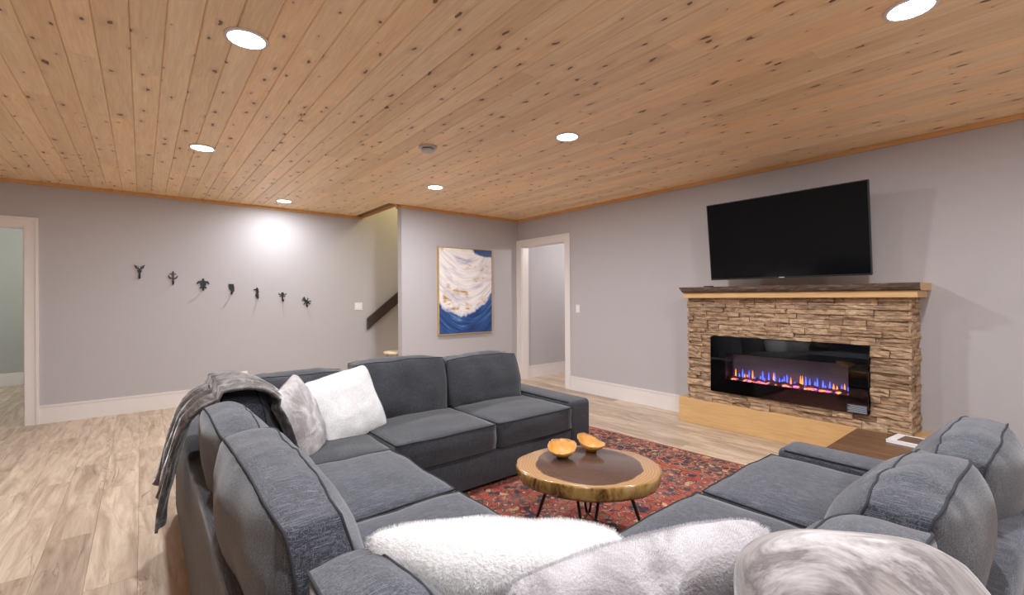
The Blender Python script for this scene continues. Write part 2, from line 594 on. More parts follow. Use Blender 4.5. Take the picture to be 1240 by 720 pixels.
def box(lo, hi, bevel=0, seg=2):
    bm = bmesh.new()
    add_box(bm, lo, hi)
    if bevel:
        bmesh.ops.recalc_face_normals(bm, faces=bm.faces[:])
        bmesh.ops.bevel(bm, geom=bm.edges[:], offset=bevel, segments=seg, profile=0.5, affect='EDGES')
    return from_bm(bm)


def boxes(lst):
    bm = bmesh.new()
    for lo, hi in lst:
        add_box(bm, lo, hi)
    return from_bm(bm)


def tube(path, r, seg=8, closed=False, caps=True, radii=None):
    bm = bmesh.new()
    add_tube(bm, path, r, seg, closed, caps, radii)
    return from_bm(bm)


def add_tube(bm, path, r, seg=8, closed=False, caps=True, radii=None):
    pts = [Vector(p) for p in path]
    n = len(pts)
    rings = []
    prev = None
    for i, p in enumerate(pts):
        a = pts[i - 1] if (i or closed) else pts[0]
        b = pts[(i + 1) % n] if (i < n - 1 or closed) else pts[-1]
        d = (b - a)
        if d.length < 1e-9:
            d = Vector((0, 0, 1))
        d.normalize()
        if prev is None:
            s = d.orthogonal().normalized()
        else:
            s = prev - d * prev.dot(d)
            s = s.normalized() if s.length > 1e-6 else d.orthogonal().normalized()
        prev = s
        t = d.cross(s)
        rr = radii[i] if radii else r
        rings.append([bm.verts.new(p + (s * math.cos(2 * PI * k / seg) + t * math.sin(2 * PI * k / seg)) * rr) for k in range(seg)])
    for i in range(n if closed else n - 1):
        A, B = rings[i], rings[(i + 1) % n]
        for k in range(seg):
            bm.faces.new((A[k], A[(k + 1) % seg], B[(k + 1) % seg], B[k]))
    if caps and not closed:
        bm.faces.new(rings[0][::-1])
        bm.faces.new(rings[-1])


def lathe(profile, seg=32, wob=None):
    bm = bmesh.new()
    rings = []
    for j, (r, z) in enumerate(profile):
        ring = []
        for k in range(seg):
            a = 2 * PI * k / seg
            dr, dz = wob(a, j) if wob else (1, 0)
            ring.append(bm.verts.new((r * dr * math.cos(a), r * dr * math.sin(a), z + dz)))
        rings.append(ring)
    for A, B in zip(rings, rings[1:]):
        for k in range(seg):
            bm.faces.new((A[k], A[(k + 1) % seg], B[(k + 1) % seg], B[k]))
    bm.faces.new(rings[0][::-1])
    bm.faces.new(rings[-1])
    return from_bm(bm)


def prism(poly, thick, axis='Y', bevel=0):
    """poly: list of (a, b); extruded along axis by +-thick/2"""
    bm = bmesh.new()
    A, B = [], []
    for a, b in poly:
        for L, s in ((A, -0.5), (B, 0.5)):
            if axis == 'Y':
                L.append(bm.verts.new((a, s * thick, b)))
            elif axis == 'X':
                L.append(bm.verts.new((s * thick, a, b)))
            else:
                L.append(bm.verts.new((a, b, s * thick)))
    n = len(poly)
    bm.faces.new(A)
    bm.faces.new(B[::-1])
    for i in range(n):
        bm.faces.new((A[i], A[(i + 1) % n], B[(i + 1) % n], B[i]))
    if bevel:
        bmesh.ops.bevel(bm, geom=bm.edges[:], offset=bevel, segments=2, profile=0.5, affect='EDGES')
    return from_bm(bm)


def cube_sphere_grid(n):
    """verts of a cube surface in [-1,1]^3 as a bmesh, n cuts"""
    bm = bmesh.new()
    bmesh.ops.create_cube(bm, size=2.0)
    bmesh.ops.subdivide_edges(bm, edges=bm.edges[:], cuts=n, use_grid_fill=True)
    return bm


def cushion_fn(w, t, h, puff, side, seed, wrinkle=0.008, pinch=0.06, sag=0.0, lean=0.0, front=1.0, taper=0.0, droop=0.0, ends=0.0):
    """x across the width, y through the thickness (+y = back), z up (0..h)"""
    so = Vector((seed * 13.7, seed * 5.1, seed * 2.3))

    def f(a, b, c):
        # a,b,c in [-1,1] (width, thickness, height)
        ea, ec = 1 - abs(a) ** 2.2, 1 - abs(c) ** 2.2
        ea, ec = max(ea, 0), max(ec, 0)
        big = (ea ** 0.7) * (ec ** 0.7)
        T = t / 2 * (1 - taper * (c * 0.5 + 0.5))
        y = b * (T + puff * big * (front if b < 0 else 1.0))
        sd = side * (1 - b * b)
        cr = 1 - pinch * (a * a * c * c)
        x = a * (w / 2) * cr + (a * sd * ec if True else 0)
        z = c * (h / 2) * cr + (c * sd * ea)
        z -= sag * (1 - a * a) * (0.5 + 0.5 * c)
        z -= droop * abs(a) ** 3 * max(0.0, c)
        y *= 1 - ends * abs(a) ** 4
        y += lean * (c * 0.5 + 0.5) * h
        p = Vector((x, y, z + h / 2))
        nz = noise.noise(p * 5 + so) * wrinkle * 1.3 + noise.noise(Vector((p.x * 4, p.y * 14, p.z * 9)) + so) * wrinkle * 0.7
        if abs(c) > .8 or abs(b) > .99:
            cr_ = noise.noise(Vector((p.x * 15, p.y * 3, seed * 1.9)))
            nz -= wrinkle * 0.9 * max(0, cr_) * max(0, (abs(c) - .55) / .45)
        d = Vector((a * (1 - ea), b * 1.0, c * (1 - ec)))
        if d.length > 0:
            d.normalize()
        return p + d * nz
    return f


def cushion(name, parent, loc, rot, w, t, h, puff, side, seed, mat, cuts=15, pipe=0.0032, **kw):
    f = cushion_fn(w, t, h, puff, side, seed, **kw)
    bm = cube_sphere_grid(cuts)
    for v in bm.verts:
        v.co = f(*v.co)
    o = obj(name, from_bm(bm), mat, parent, loc, rot, smooth=True)
    # piping round both big faces
    pb = bmesh.new()
    N = 18
    for b in (-1, 1):
        path = []
        for s in range(4):
            for k in range(N):
                u = -1 + 2 * k / N
                a, c = [(u, -1), (1, u), (-u, 1), (-1, -u)][s]
                p = f(a, b, c)
                path.append(p)
        add_tube(pb, path, pipe, 6, closed=True)
    obj('piping', from_bm(pb), 'piping', o, smooth=True)
    return o


def pillow_mesh(w, h, t, seed, ear=0.05, wr=0.012, n=26, sag=0.0):
    bm = bmesh.new()
    so = Vector((seed * 3.1, seed * 7.7, 0.5))
    grid = {}
    for s in (-1, 1):
        for i in range(n + 1):
            for j in range(n + 1):
                a, c = -1 + 2 * i / n, -1 + 2 * j / n
                border = i in (0, n) or j in (0, n)
                if border and s == 1:
                    grid[(s, i, j)] = grid[(-1, i, j)]
                    continue
                k = (max(0, 1 - a * a) ** 0.42) * (max(0, 1 - c * c) ** 0.42)
                x = a * w / 2 * (1 - ear * (1 - c * c)) 
                z = c * h / 2 * (1 - ear * (1 - a * a)) - sag * (1 - a * a) * (c * 0.5 + 0.5)
                rc = (a * a * c * c) ** 3
                x *= 1 - 0.07 * rc
                z *= 1 - 0.07 * rc
                y = s * t / 2 * k
                p = Vector((x, y, z))
                q = noise.noise(p * 7 + so) * wr + noise.noise(p * 17 + so) * wr * 0.4
                p.y += s * q * (0.3 + k)
                p += Vector((noise.noise(p * 9 + so), 0, noise.noise(p * 9 - so))) * wr * 0.7
                grid[(s, i, j)] = bm.verts.new(p)
    for s in (-1, 1):
        for i in range(n):
            for j in range(n):
                q = [grid[(s, i, j)], grid[(s, i + 1, j)], grid[(s, i + 1, j + 1)], grid[(s, i, j + 1)]]
                if s == 1:
                    q.reverse()
                if len(set(q)) == 4:
                    bm.faces.new(q)
    return from_bm(bm)


def fur(o, count, length, seed=1, radius=0.0005, brown=0.0):
    md = o.modifiers.new('fur', 'PARTICLE_SYSTEM')
    ps = md.particle_system
    s = ps.settings
    ps.seed = seed
    s.type = 'HAIR'
    s.count = count
    s.hair_length = length
    s.hair_step = 3
    s.render_step = 3
    s.use_modifier_stack = True
    s.brownian_factor = brown
    s.radius_scale = 1.0
    s.root_radius = radius
    s.tip_radius = radius * 0.25
    s.material = 1
    s.length_random = 0.4
    return ps


# ------------------------------------------------------------------ the setting
def wall(name, lst, mat='wall'):
    return tag(obj(name, boxes(lst), mat), kind='structure')


TH = 0.12
# north wall with doorway
ND0, ND1, NDH = -1.79, -0.942, 2.053      # rough opening
wall('wall_north', [((XW - TH, YN, 0), (ND0, YN + TH, HC + .05)), ((ND0, YN, NDH), (ND1, YN + TH, HC + .05)), ((ND1, YN, 0), (6.6, YN + TH, 5.0))])
# east wall with doorway
ED0, ED1, EDH = 4.577, 5.535, 2.10
wall('wall_east', [((XE, YS - TH, 0), (XE + TH, ED0, HC + .05)), ((XE, ED0, EDH), (XE + TH, ED1, HC + .05)), ((XE, ED1, 0), (XE + TH, YP + TH, HC + .05))])
wall('wall_stair', [((XS, YP, 0), (XE, YP + TH, HC - 0.001)), ((XE + TH, 5.57, 0), (7.6, YP + TH, HC - 0.001)), ((XS, YP, HC + .3), (7.6, YP + TH, 5.0))])
wall('wall_west', [((XW - TH, YS - TH, 0), (XW, YN, HC + .05))])
wall('wall_south', [((XW, YS - TH, 0), (XE, YS, HC + .05))])
# stairwell above the ceiling
wall('wall_stairwell', [((6.6, YP + TH, 0), (6.72, YN + TH, 5.0)), ((XS - .07, YP, HC + .3), (XS + .05, YN, 5.0)), ((XS - .07, YP, 5.0), (6.72, YN + TH, 5.1))], 'wall_s')
# small hall behind the east doorway
wall('wall_hall', [((XE + TH, 3.2, 0), (7.6, 3.32, HC)), ((7.6, 3.2, 0), (7.7, 5.8, HC)), ((XE + TH, 3.2, HC), (7.7, 5.57, HC + .08))])
# room behind the north-west doorway; its high window is open to the sky
NY = 10.22
wall('wall_north_room', [((-3.3, NY, 0), (-1.20, NY + TH, 2.6)), ((-1.20, NY, 0), (-0.55, NY + TH, 1.80)), ((-1.20, NY, 2.38), (-0.55, NY + TH, 2.6)), ((-0.55, NY, 0), (0.6, NY + TH, 2.6)),
                         ((-3.3, YN + TH, 0), (-3.2, NY, 2.6)), ((0.5, YN + TH, 0), (0.6, NY, 2.6)), ((-3.3, YN + TH, HC), (0.6, NY + TH, HC + .08))], 'wall_n')
win = tag(empty('window_1', (-0.875, NY, 2.09)), kind='structure')
obj('window_casing', boxes([((-.405, -.03, -.37), (-.325, 0, .37)), ((.325, -.03, -.37), (.405, 0, .37)), ((-.325, -.03, -.37), (.325, 0, -.29)), ((-.325, -.03, .29), (.325, 0, .37))]), 'white', win)
obj('window_pane', box((-.325, .05, -.29), (.325, .056, .29)), 'glass', win)

# floor: base slab plus individually laid planks
fl = tag(obj('floor', boxes([((XW - .3, YS - TH, -0.1), (7.7, NY + TH, -0.012))]), 'floor_gap'), kind='structure')


def unit_plank():
    bm = bmesh.new()
    add_box(bm, (0, 0, 0), (1, 1, 1))
    return from_bm(bm)


PW = 0.19
um = unit_plank()
um.materials.append(MAT['floor'])
rng = random.Random(3)
rest = []
count = 0
x = -2.30
row = 0
while x < XE - 0.001:
    y = 0.6 - rng.random() * 1.4
    while y < YN + 0.4:
        ln = 1.42
        y0, y1 = max(y, -0.2), min(y + ln, YN - .001)
        x1 = min(x + PW, XE)
        if y1 - y0 > 0.02:
            hidden = 0.35 < x < 2.55 and y1 < 2.9 or x > 2.9 and y1 < 0.9 or x < -1.6 and y1 < 4.4
            if hidden or count >= 232:
                rest.append(((x, y0, -.012), (x1 - .0012, y1 - .0012, 0)))
            else:
                p = obj('floor_plank', um, None, fl)
                p.location = (x, y0, -.012)
                p.scale = (x1 - x - .0012, y1 - y0 - .0012, .012)
                count += 1
        y += ln
    x += PW
# beyond the doorways and behind the camera
x = -2.9
while x < 0.5:
    y = YN + .0 - rng.random() * 1.2
    while y < NY:
        y0, y1 = max(y, YN), min(y + 1.42, NY)
        if y1 > y0:
            rest.append(((x, y0, -.012), (x + PW - .0012, y1 - .0012, 0)))
        y += 1.42
    x += PW
x = XE
while x < 7.5:
    y = 3.3 - rng.random() * 1.2
    while y < 5.57:
        y0, y1 = max(y, 3.3), min(y + 1.42, 5.57)
        if y1 > y0:
            rest.append(((x, y0, -.012), (x + PW - .0012, y1 - .0012, 0)))
        y += 1.42
    x += PW
rest += [((XW, YS, -.012), (-2.3, YN, 0)), ((-2.3, YS, -.012), (XE, -.2, 0)), ]
tag(obj('floor_planks_far', boxes(rest), 'floor', fl), kind='stuff')

# ceiling: sheathing above, tongue-and-groove planks below
ce = tag(obj('ceiling', boxes([((XW - TH, YS - TH, HC + .001), (XS - .07, YN + TH, HC + .3)), ((XS - .07, YS - TH, HC + .001), (XE + TH, YP + TH, HC + .3))]), 'joint'), kind='structure')
cm = bmesh.new()
vb = [cm.verts.new(p) for p in ((0, 0, 0), (1, 0, 0), (1, 1, 0), (0, 1, 0))]
cmz = 0.035
# plank with a small eased edge along both long sides: profile across x
cm.free()
cm = bmesh.new()
prof = [(0, 1), (0, 0.45), (0.035, 0), (0.965, 0), (1, 0.45), (1, 1)]
A = [cm.verts.new((a, 0, b)) for a, b in prof]
B = [cm.verts.new((a, 1, b)) for a, b in prof]
cm.faces.new(A[::-1])
cm.faces.new(B)
for i in range(6):
    cm.faces.new((A[i], A[(i + 1) % 6], B[(i + 1) % 6], B[i]))
plank_me = from_bm(cm)
plank_me.materials.append(MAT['pine'])
CPW = 0.1275
rng = random.Random(11)
x = -2.99 + 0.02
rest = []
count = 0
while x < XE:
    top_y = YN if x + CPW < XS - .06 else YP
    y = YS - rng.random() * 2.5
    while y < top_y:
        ln = rng.choice((1.83, 2.44, 3.05, 3.66))
        y0, y1 = max(y, YS), min(y + ln, top_y)
        if y1 - y0 > 0.02:
            seen = y1 > 0.3 and x > -1.75
            if seen and count < 290:
                p = obj('ceiling_plank', plank_me, None, ce)
                p.location = (x, y0, HC - .0)
                p.scale = (CPW - .0008, y1 - y0 - .001, .011)
                p.location.z = HC - .010
                count += 1
            else:
                rest.append(((x, y0, HC - .010), (x + CPW - .003, y1 - .001, HC + .001)))
        y += ln
    x += CPW
tag(obj('ceiling_planks_far', boxes(rest), 'pine', ce), kind='stuff')
HB = HC - .010
# crown strips
cz0 = 2.503
k = 0
for lo, hi in [((XW, YN - .022, cz0), (XS - .06, YN, HB)), ((XS, YP - .022, cz0), (XE, YP, HB)), ((XE - .022, YS, cz0), (XE, YP - .022, HB)),
               ((XW, YS, cz0), (XW + .022, YN - .022, HB)), ((XW + .022, YS, cz0), (XE - .022, YS + .022, HB)), ((XS - .085, YP, cz0 + .01), (XS - .063, YN - .022, HC + .3)),
               ((XS - .022, YP - .022, cz0), (XS, YP + TH, HB))]:
    k += 1
    tag(obj('trim_%d' % k, box(lo, hi), 'crown'), kind='structure')


# baseboards: board with a thin moulded cap
def baseboard(name, segs):
    lst = []
    for (x0, y0, x1, y1, nx, ny) in segs:
        for (z0, z1, d) in ((0, 0.166, 0.016), (0.166, 0.172, 0.013), (0.172, 0.191, 0.019)):
            lo = (min(x0, x1, x0 + nx * d), min(y0, y1, y0 + ny * d), z0)
            hi = (max(x0, x1, x0 + nx * d), max(y0, y1, y0 + ny * d), z1)
            lst.append((lo, hi))
    tag(obj(name, boxes(lst), 'white'), kind='structure')


baseboard('baseboard_north', [(-.84, YN, 2.2, YN, 0, -1), (XW, YN, -1.90, YN, 0, -1)])
baseboard('baseboard_east', [(XE, 2.632, XE, 4.471, -1, 0), (XE, YS, XE, 0.65, -1, 0)])
baseboard('baseboard_stair', [(XS, YP, XE - .02, YP, 0, -1)])
baseboard('baseboard_hall', [(XE + TH + .02, 5.57, 7.6, 5.57, 0, -1)])
baseboard('baseboard_north_room', [(-3.2, NY, 0.5, NY, 0, -1)])
baseboard('baseboard_west', [(XW, YS, XW, YN, 1, 0)])
baseboard('baseboard_south', [(XW, YS, XE, YS, 0, 1)])


def casing(name, plane, axis, a0, a1, h, wdt, sgn, depth):
    """flat casing with raised outer bead; axis: coordinate that runs along the wall"""
    root = tag(empty(name), kind='structure')

    def B(u0, u1, z0, z1, d0, d1):
        p, q = sorted((plane + sgn * d0, plane + sgn * d1))
        return ((u0, p, z0), (u1, q, z1)) if axis == 'x' else ((p, u0, z0), (q, u1, z1))
    bead = 0.022
    for u0, u1, bu in ((a0 - wdt, a0, a0 - wdt), (a1, a1 + wdt, a1 + wdt - bead)):
        obj('side_casing', boxes([B(u0, u1, 0, h, 0, .018), B(bu, bu + bead, 0, h + wdt - bead, .018, .026)]), 'white', root)
    obj('head_casing', boxes([B(a0 - wdt, a1 + wdt, h, h + wdt, 0, .018), B(a0 - wdt, a1 + wdt, h + wdt - bead, h + wdt, .018, .026)]), 'white', root)
    obj('jamb', boxes([B(a0 - .012, a0 + .008, 0, h, -depth, .0), B(a1 - .008, a1 + .012, 0, h, -depth, .0), B(a0, a1, h - .008, h + .012, -depth, 0)]), 'white', root)
    return root


casing('door_1', YN, 'x', ND0, ND1, NDH, 0.104, -1, TH)
casing('door_2', XE, 'y', ED0, ED1, EDH, 0.106, -1, TH)
casing('door_3', XE + TH, 'y', ED0, ED1, EDH, 0.03, 1, 0.0)

# stairs behind the picture wall
st = tag(empty('staircase', (2.96, YP + TH, 0)), 'wooden basement stairs rising behind the picture wall', 'stairs')
for i in range(14):
    x0 = 0.0 + i * .245
    z1 = .19 * (i + 1)
    obj('tread', box((x0 - .02, 0.01, z1 - .03), (x0 + .265, YN - YP - TH - .005, z1), .004), 'tread', st)
    obj('riser', box((x0, 0.01, z1 - .19), (x0 + .02, YN - YP - TH - .01, z1 - .031)), 'white', st)
hr = obj('handrail', prism([(2.665, .818), (2.664, .996), (6.0, 3.66), (6.0, 3.482)], .035, 'Y', .004), 'rail', None, (0, YN - .055, 0))
tag(hr, 'dark brown board handrail sloping up the stair wall', 'handrail')
sl = tag(empty('stool', (2.74, 5.98, 0)), 'pale wooden stool peeking out behind the end of the painting wall', 'stool')
obj('seat', lathe([(.13, .525), (.15, .53), (.153, .545), (.145, .557), (.12, .56)], 36), 'tread', sl, smooth=True)
for k in range(3):
    a = .5 + k * 2 * PI / 3
    obj('leg', tube([(.16 * math.cos(a), .16 * math.sin(a), 0), (.10 * math.cos(a), .10 * math.sin(a), .53)], .014, 8), 'tread', sl, smooth=True)

# ------------------------------------------------------------------ ceiling fixtures
where = {0: 'large recessed ceiling light above the left part of the sofa, upper left of the picture',
         1: 'recessed ceiling light in the left row, second from the camera',
         2: 'small recessed ceiling light nearest the wall with animal hooks',
         3: 'recessed ceiling light nearest the blue and white painting',
         4: 'recessed ceiling light in front of the fireplace television, centre right',
         5: 'recessed ceiling light at the upper right edge of the picture'}
extra = ['overhead behind the camera on the left', 'at the back right, out of view', 'at the back, out of view']
ring = lathe([(0.094, 0.0), (0.095, -0.004), (0.082, -0.009), (0.079, -0.009), (0.076, -0.003)], 40)
diff = lathe([(0.078, -0.002), (0.078, -0.008), (0.05, -0.012)], 32)
for i, (sx, sy) in enumerate(SPOTS):
    e = empty('ceiling_light', (sx, sy, HB))
    tag(e, where.get(i) or 'recessed ceiling light ' + extra[i - 6], 'ceiling light', 'recessed ceiling lights')
    obj('trim_ring', ring, 'plastic', e, smooth=True)
    obj('diffuser', diff, 'lamp', e, (0, 0, 0), smooth=True)
    lamp('spot_beam', 'AREA', (sx, sy, HB - .016), SPOT_W * (0.50 if i == 2 else 1), (0.92, 0.96, 1.0), 0.09, (0, 0, 0), shape='DISK')
sd = tag(empty('smoke_detector', (1.827, 3.337, HB)), 'round white smoke detector on the pine ceiling', 'smoke detector')
obj('housing', lathe([(0.075, 0), (0.075, -.012), (0.07, -.016), (0.05, -.018)], 40), 'greyp', sd, smooth=False)
obj('vent_slot', lathe([(0.048, -.018), (0.048, -.026)], 40), 'slot', sd)
obj('cap', lathe([(0.052, -.026), (0.050, -.040), (0.04, -.046)], 40), 'greyp', sd, smooth=False)

# ------------------------------------------------------------------ wall hooks
HZ = YN - 0.006


def capsule(bm, a, b, r, y0=-.004, y1=.004):
    """flat bar with round ends in the xz plane"""
    a, b = Vector((a[0], 0, a[1])), Vector((b[0], 0, b[1]))
    d = (b - a)
    ang = math.atan2(d.z, d.x) if d.length > 1e-6 else 0
    pts = []
    for k in range(7):
        t = ang + PI / 2 + PI * k / 6
        pts.append((a.x + r * math.cos(t), a.z + r * math.sin(t)))
    for k in range(7):
        t = ang - PI / 2 + PI * k / 6
        pts.append((b.x + r * math.cos(t), b.z + r * math.sin(t)))
    lo = [bm.verts.new((p[0], y0, p[1])) for p in pts]
    hi = [bm.verts.new((p[0], y1, p[1])) for p in pts]
    bm.faces.new(lo)
    bm.faces.new(hi[::-1])
    for i in range(len(pts)):
        bm.faces.new((lo[i], lo[(i + 1) % len(pts)], hi[(i + 1) % len(pts)], hi[i]))


def poly_caps(lst):
    bm = bmesh.new()
    for k, (a, b, r) in enumerate(lst):
        e = 0.0002 * k
        capsule(bm, a, b, r, -.004 - e, .004 + e)
    return from_bm(bm)


FIG = [
    ('deer', 'black metal wall hook shaped like an antlered deer head', [((0, -.07), (0, .0), .010), ((0, .0), (0, .015), .017), ((-.018, .012), (.018, .012), .006), ((0, .03), (-.03, .045), .006), ((-.03, .045), (-.042, .075), .006), ((0, .03), (.03, .045), .006), ((.03, .045), (.042, .075), .006), ((-.012, .035), (-.014, .06), .004), ((.012, .035), (.014, .06), .004), ((-.03, .05), (-.025, .068), .004), ((.03, .05), (.025, .068), .004)]),
    ('anchor', 'black metal wall hook shaped like an anchor', [((0, -.072), (0, .06), .009), ((-.026, .05), (.026, .05), .005), ((0, .07), (0, .072), .011), ((0, -.005), (-.03, .0), .008), ((-.03, .0), (-.043, .022), .006), ((0, -.005), (.03, .0), .008), ((.03, .0), (.043, .022), .006)]),
    ('turtle', 'black metal wall hook shaped like a swimming sea turtle', [((0, .0), (0, .018), .032), ((0, -.015), (0, 0), .026), ((0, .055), (0, .06), .012), ((.018, .03), (.045, .03), .010), ((.045, .03), (.058, .008), .008), ((-.018, .03), (-.045, .03), .010), ((-.045, .03), (-.058, .008), .008), ((.015, -.03), (.028, -.045), .009), ((-.015, -.03), (-.028, -.045), .009), ((0, -.03), (0, -.07), .010)]),
    ('owl', 'black metal wall hook with a solid blocky owl-like shape', [((-.014, .05), (.012, .05), .016), ((-.012, .03), (.016, .03), .018), ((-.006, .008), (.018, .006), .018), ((.006, -.012), (.020, -.018), .015), ((-.024, .06), (-.024, .062), .006), ((.022, .06), (.022, .062), .006), ((.008, -.03), (.0, -.06), .009)]),
    ('seahorse', 'black metal wall hook shaped like a seahorse', [((0, .055), (.004, .058), .014), ((-.008, .052), (-.036, .05), .005), ((.002, .04), (.006, .015), .017), ((.006, .015), (-.002, -.01), .013), ((-.002, -.01), (-.012, -.025), .010), ((-.012, -.025), (-.002, -.042), .009), ((.010, -.01), (.012, -.06), .010), ((0, .068), (0, .078), .004)]),
    ('frog', 'small black metal wall hook with a round head and four thin legs', [((0, .035), (0, .045), .017), ((0, .015), (0, .03), .014), ((.01, .03), (.038, .032), .004), ((.038, .032), (.045, .045), .004), ((-.01, .03), (-.038, .032), .004), ((-.038, .032), (-.045, .045), .004), ((.008, .015), (.03, .002), .004), ((-.008, .015), (-.03, .002), .004), ((0, .01), (0, -.05), .009)]),
    ('lizard', 'black metal wall hook shaped like a spiky splayed creature, nearest the light switch', [((-.01, .02), (.018, -.006), .016), ((-.01, .025), (-.045, .055), .007), ((-.01, .02), (-.03, .07), .006), ((.005, .01), (.02, .055), .005), ((.01, .005), (.055, .015), .006), ((.01, -.002), (.048, -.022), .006), ((-.005, .005), (-.035, -.03), .005), ((-.01, .015), (-.055, .03), .005), ((.004, -.005), (.003, -.05), .009)]),
]
HX = [(-.018, 1.62), (0.294, 1.555), (0.595, 1.485), (0.896, 1.426), (1.188, 1.373), (1.498, 1.328), (1.807, 1.250)]
for (nm, lab, caps), (hx, hz) in zip(FIG, HX):
    e = tag(empty('wall_hook', (hx, HZ, hz)), lab, 'wall hook', 'black animal wall hooks')
    obj('figure_plate', poly_caps(caps), 'blackm', e)
    path = [(0, 0, -.052), (0, -.02, -.064), (0, -.042, -.066), (0, -.058, -.056), (0, -.066, -.042)]
    obj('peg', tube(path, .006, 8, radii=[.006, .006, .006, .007, .011]), 'blackm', e, smooth=True)

# switches and outlets


def wall_plate(name, lab, cat, loc, rot, w, h, gangs, parts):
    e = tag(empty(name, loc, rot), lab, cat)
    obj('cover_plate', box((-w / 2, -.006, -h / 2), (w / 2, 0, h / 2), .002, 1), 'plastic', e)
    for g in range(gangs):
        cx = (g - (gangs - 1) / 2) * .046
        for (a, b) in parts:
            obj('rocker' if cat != 'outlet' else 'socket', box((cx - .016, -.010, a), (cx + .016, -.005, b), .0015, 1), 'paper', e)
    return e


wall_plate('light_switch', 'double white light switch beside the stair handrail', 'light switch', (2.552, YN, 1.18), (0, 0, 0), .118, .115, 2, [(-.033, .033)])
wall_plate('light_switch', 'single white light switch right of the white-framed doorway', 'light switch', (XE, 4.338, 1.14), (0, 0, -PI / 2), .072, .115, 1, [(-.033, .033)])
wall_plate('power_outlet', 'white wall outlet just above the corner of the sofa', 'outlet', (1.039, YN, .30), (0, 0, 0), .072, .115, 1, [(-.04, -.004), (.004, .04)])

# ------------------------------------------------------------------ painting
pc = tag(empty('framed_painting', (3.69, YP - .02, 1.40)), 'large gold-framed abstract canvas in white, gold and blue', 'painting')
pw, ph = .935 / 2, 1.245 / 2
obj('canvas', box((-pw + .012, -.018, -ph + .012), (pw - .012, .018, ph - .012)), 'paint', pc)
for nm, lo, hi in (('a', (-pw, -.026, -ph), (-pw + .01, .02, ph)), ('b', (pw - .01, -.026, -ph), (pw, .02, ph)),
                   ('c', (-pw + .01, -.026, -ph), (pw - .01, .02, -ph + .01)), ('d', (-pw + .01, -.026, ph - .01), (pw - .01, .02, ph))):
    obj('frame_rail', box(lo, hi), 'gold', pc)

# ------------------------------------------------------------------ fireplace
FX = 4.415            # mean stone face
F0, F1 = .755, 2.535  # right and left end
HT = .252             # hearth top
ST = 1.285            # stone top
I0, I1, IZ0, IZ1 = 1.008, 2.278, .366, .908   # insert opening
fp = tag(empty('stone_fireplace', (XE, 1.65, 0)), 'stacked-stone electric fireplace surround with a live-edge wood mantel', 'fireplace')


def fpart(name, me, mat, **kw):
    return obj(name, me, mat, fp, (-XE, -1.65, 0), **kw)


fpart('backing', boxes([((FX + .015, F0 + .015, HT), (XE - .002, I0 - .001, ST)), ((FX + .015, I1 + .001, HT), (XE - .002, F1 - .015, ST)),
                        ((FX + .015, I0 - .001, HT), (XE - .002, I1 + .001, IZ0 - .001)), ((FX + .015, I0 - .001, IZ1 + .001), (XE - .002, I1 + .001, ST))]), 'mortar')
fpart('hearth', box((4.395, .655, 0), (XE - .002, 2.632, HT), .003, 1), 'maple')
rng = random.Random(5)
n_st = 0


def stone(y0, y1, z0, z1, face):
    """face 'front': y is world y, outwards = -x ; 'right'/'left': y is world x, outwards = -/+y"""
    global n_st
    n_st += 1
    nu, nv = max(2, min(5, int((y1 - y0) / .035))), 2
    g = .0015
    y0 += g
    y1 -= g
    z0 += g
    z1 -= g
    depth = rng.uniform(.004, .036) if face == 'front' else rng.uniform(.008, .020)
    tilt = rng.uniform(-.25, .25)
    so = Vector((rng.random() * 50, rng.random() * 50, 0))
    bm = bmesh.new()
    fr, bk = {}, {}

    def P(u, v, d):
        if face == 'front':
            return (FX + .012 - d, u, v)
        if face == 'right':
            return (u, F0 + .012 - d, v)
        return (u, F1 - .012 + d, v)
    for i in range(nu + 1):
        for j in range(nv + 1):
            u = y0 + (y1 - y0) * i / nu
            v = z0 + (z1 - z0) * j / nv
            d = depth + noise.noise(Vector((u * 22, v * 45, 0)) + so) * .013 + tilt * (v - (z0 + z1) / 2)
            if i in (0, nu) or j in (0, nv):
                d -= .004
                u += noise.noise(Vector((v * 60, u * 30, 1)) + so) * .003 * (1 if i in (0, nu) else 0)
                v += noise.noise(Vector((u * 30, v * 20, 2)) + so) * .003 * (1 if j in (0, nv) else 0)
            fr[i, j] = bm.verts.new(P(u, v, max(d, .001)))
            if i in (0, nu) or j in (0, nv):
                bk[i, j] = bm.verts.new(P(u, v, -.006))
    for i in range(nu):
        for j in range(nv):
            bm.faces.new((fr[i, j], fr[i + 1, j], fr[i + 1, j + 1], fr[i, j + 1]))
    loop = [(i, 0) for i in range(nu)] + [(nu, j) for j in range(nv)] + [(i, nv) for i in range(nu, 0, -1)] + [(0, j) for j in range(nv, 0, -1)]
    for k in range(len(loop)):
        a, b = loop[k], loop[(k + 1) % len(loop)]
        bm.faces.new((fr[a], bk[a], bk[b], fr[b]))
    return from_bm(bm)


def fill(y0, y1, z0, z1, face):
    """lay stones in ledger panels about .15 high, each panel of 3-5 uneven courses"""
    z = z0
    while z < z1 - .01:
        h = rng.choice((.030, .036, .042, .050, .060))
        if z1 - (z + h) < .02:
            h = z1 - z
        y = y0
        while y < y1 - .01:
            ln = rng.uniform(.09, .29) * (1.0 if face == 'front' else .8)
            if y1 - (y + ln) < .05:
                ln = y1 - y
            if h > .049 and rng.random() < .45 and ln > .1:
                hm = z + h * rng.uniform(.4, .6)
                for a, b in ((z, hm), (hm, z + h)):
                    fpart('stone', stone(y, y + ln, a, b, face), 'stone')
            else:
                fpart('stone', stone(y, y + ln, z, z + h, face), 'stone')
            y += ln
        z += h


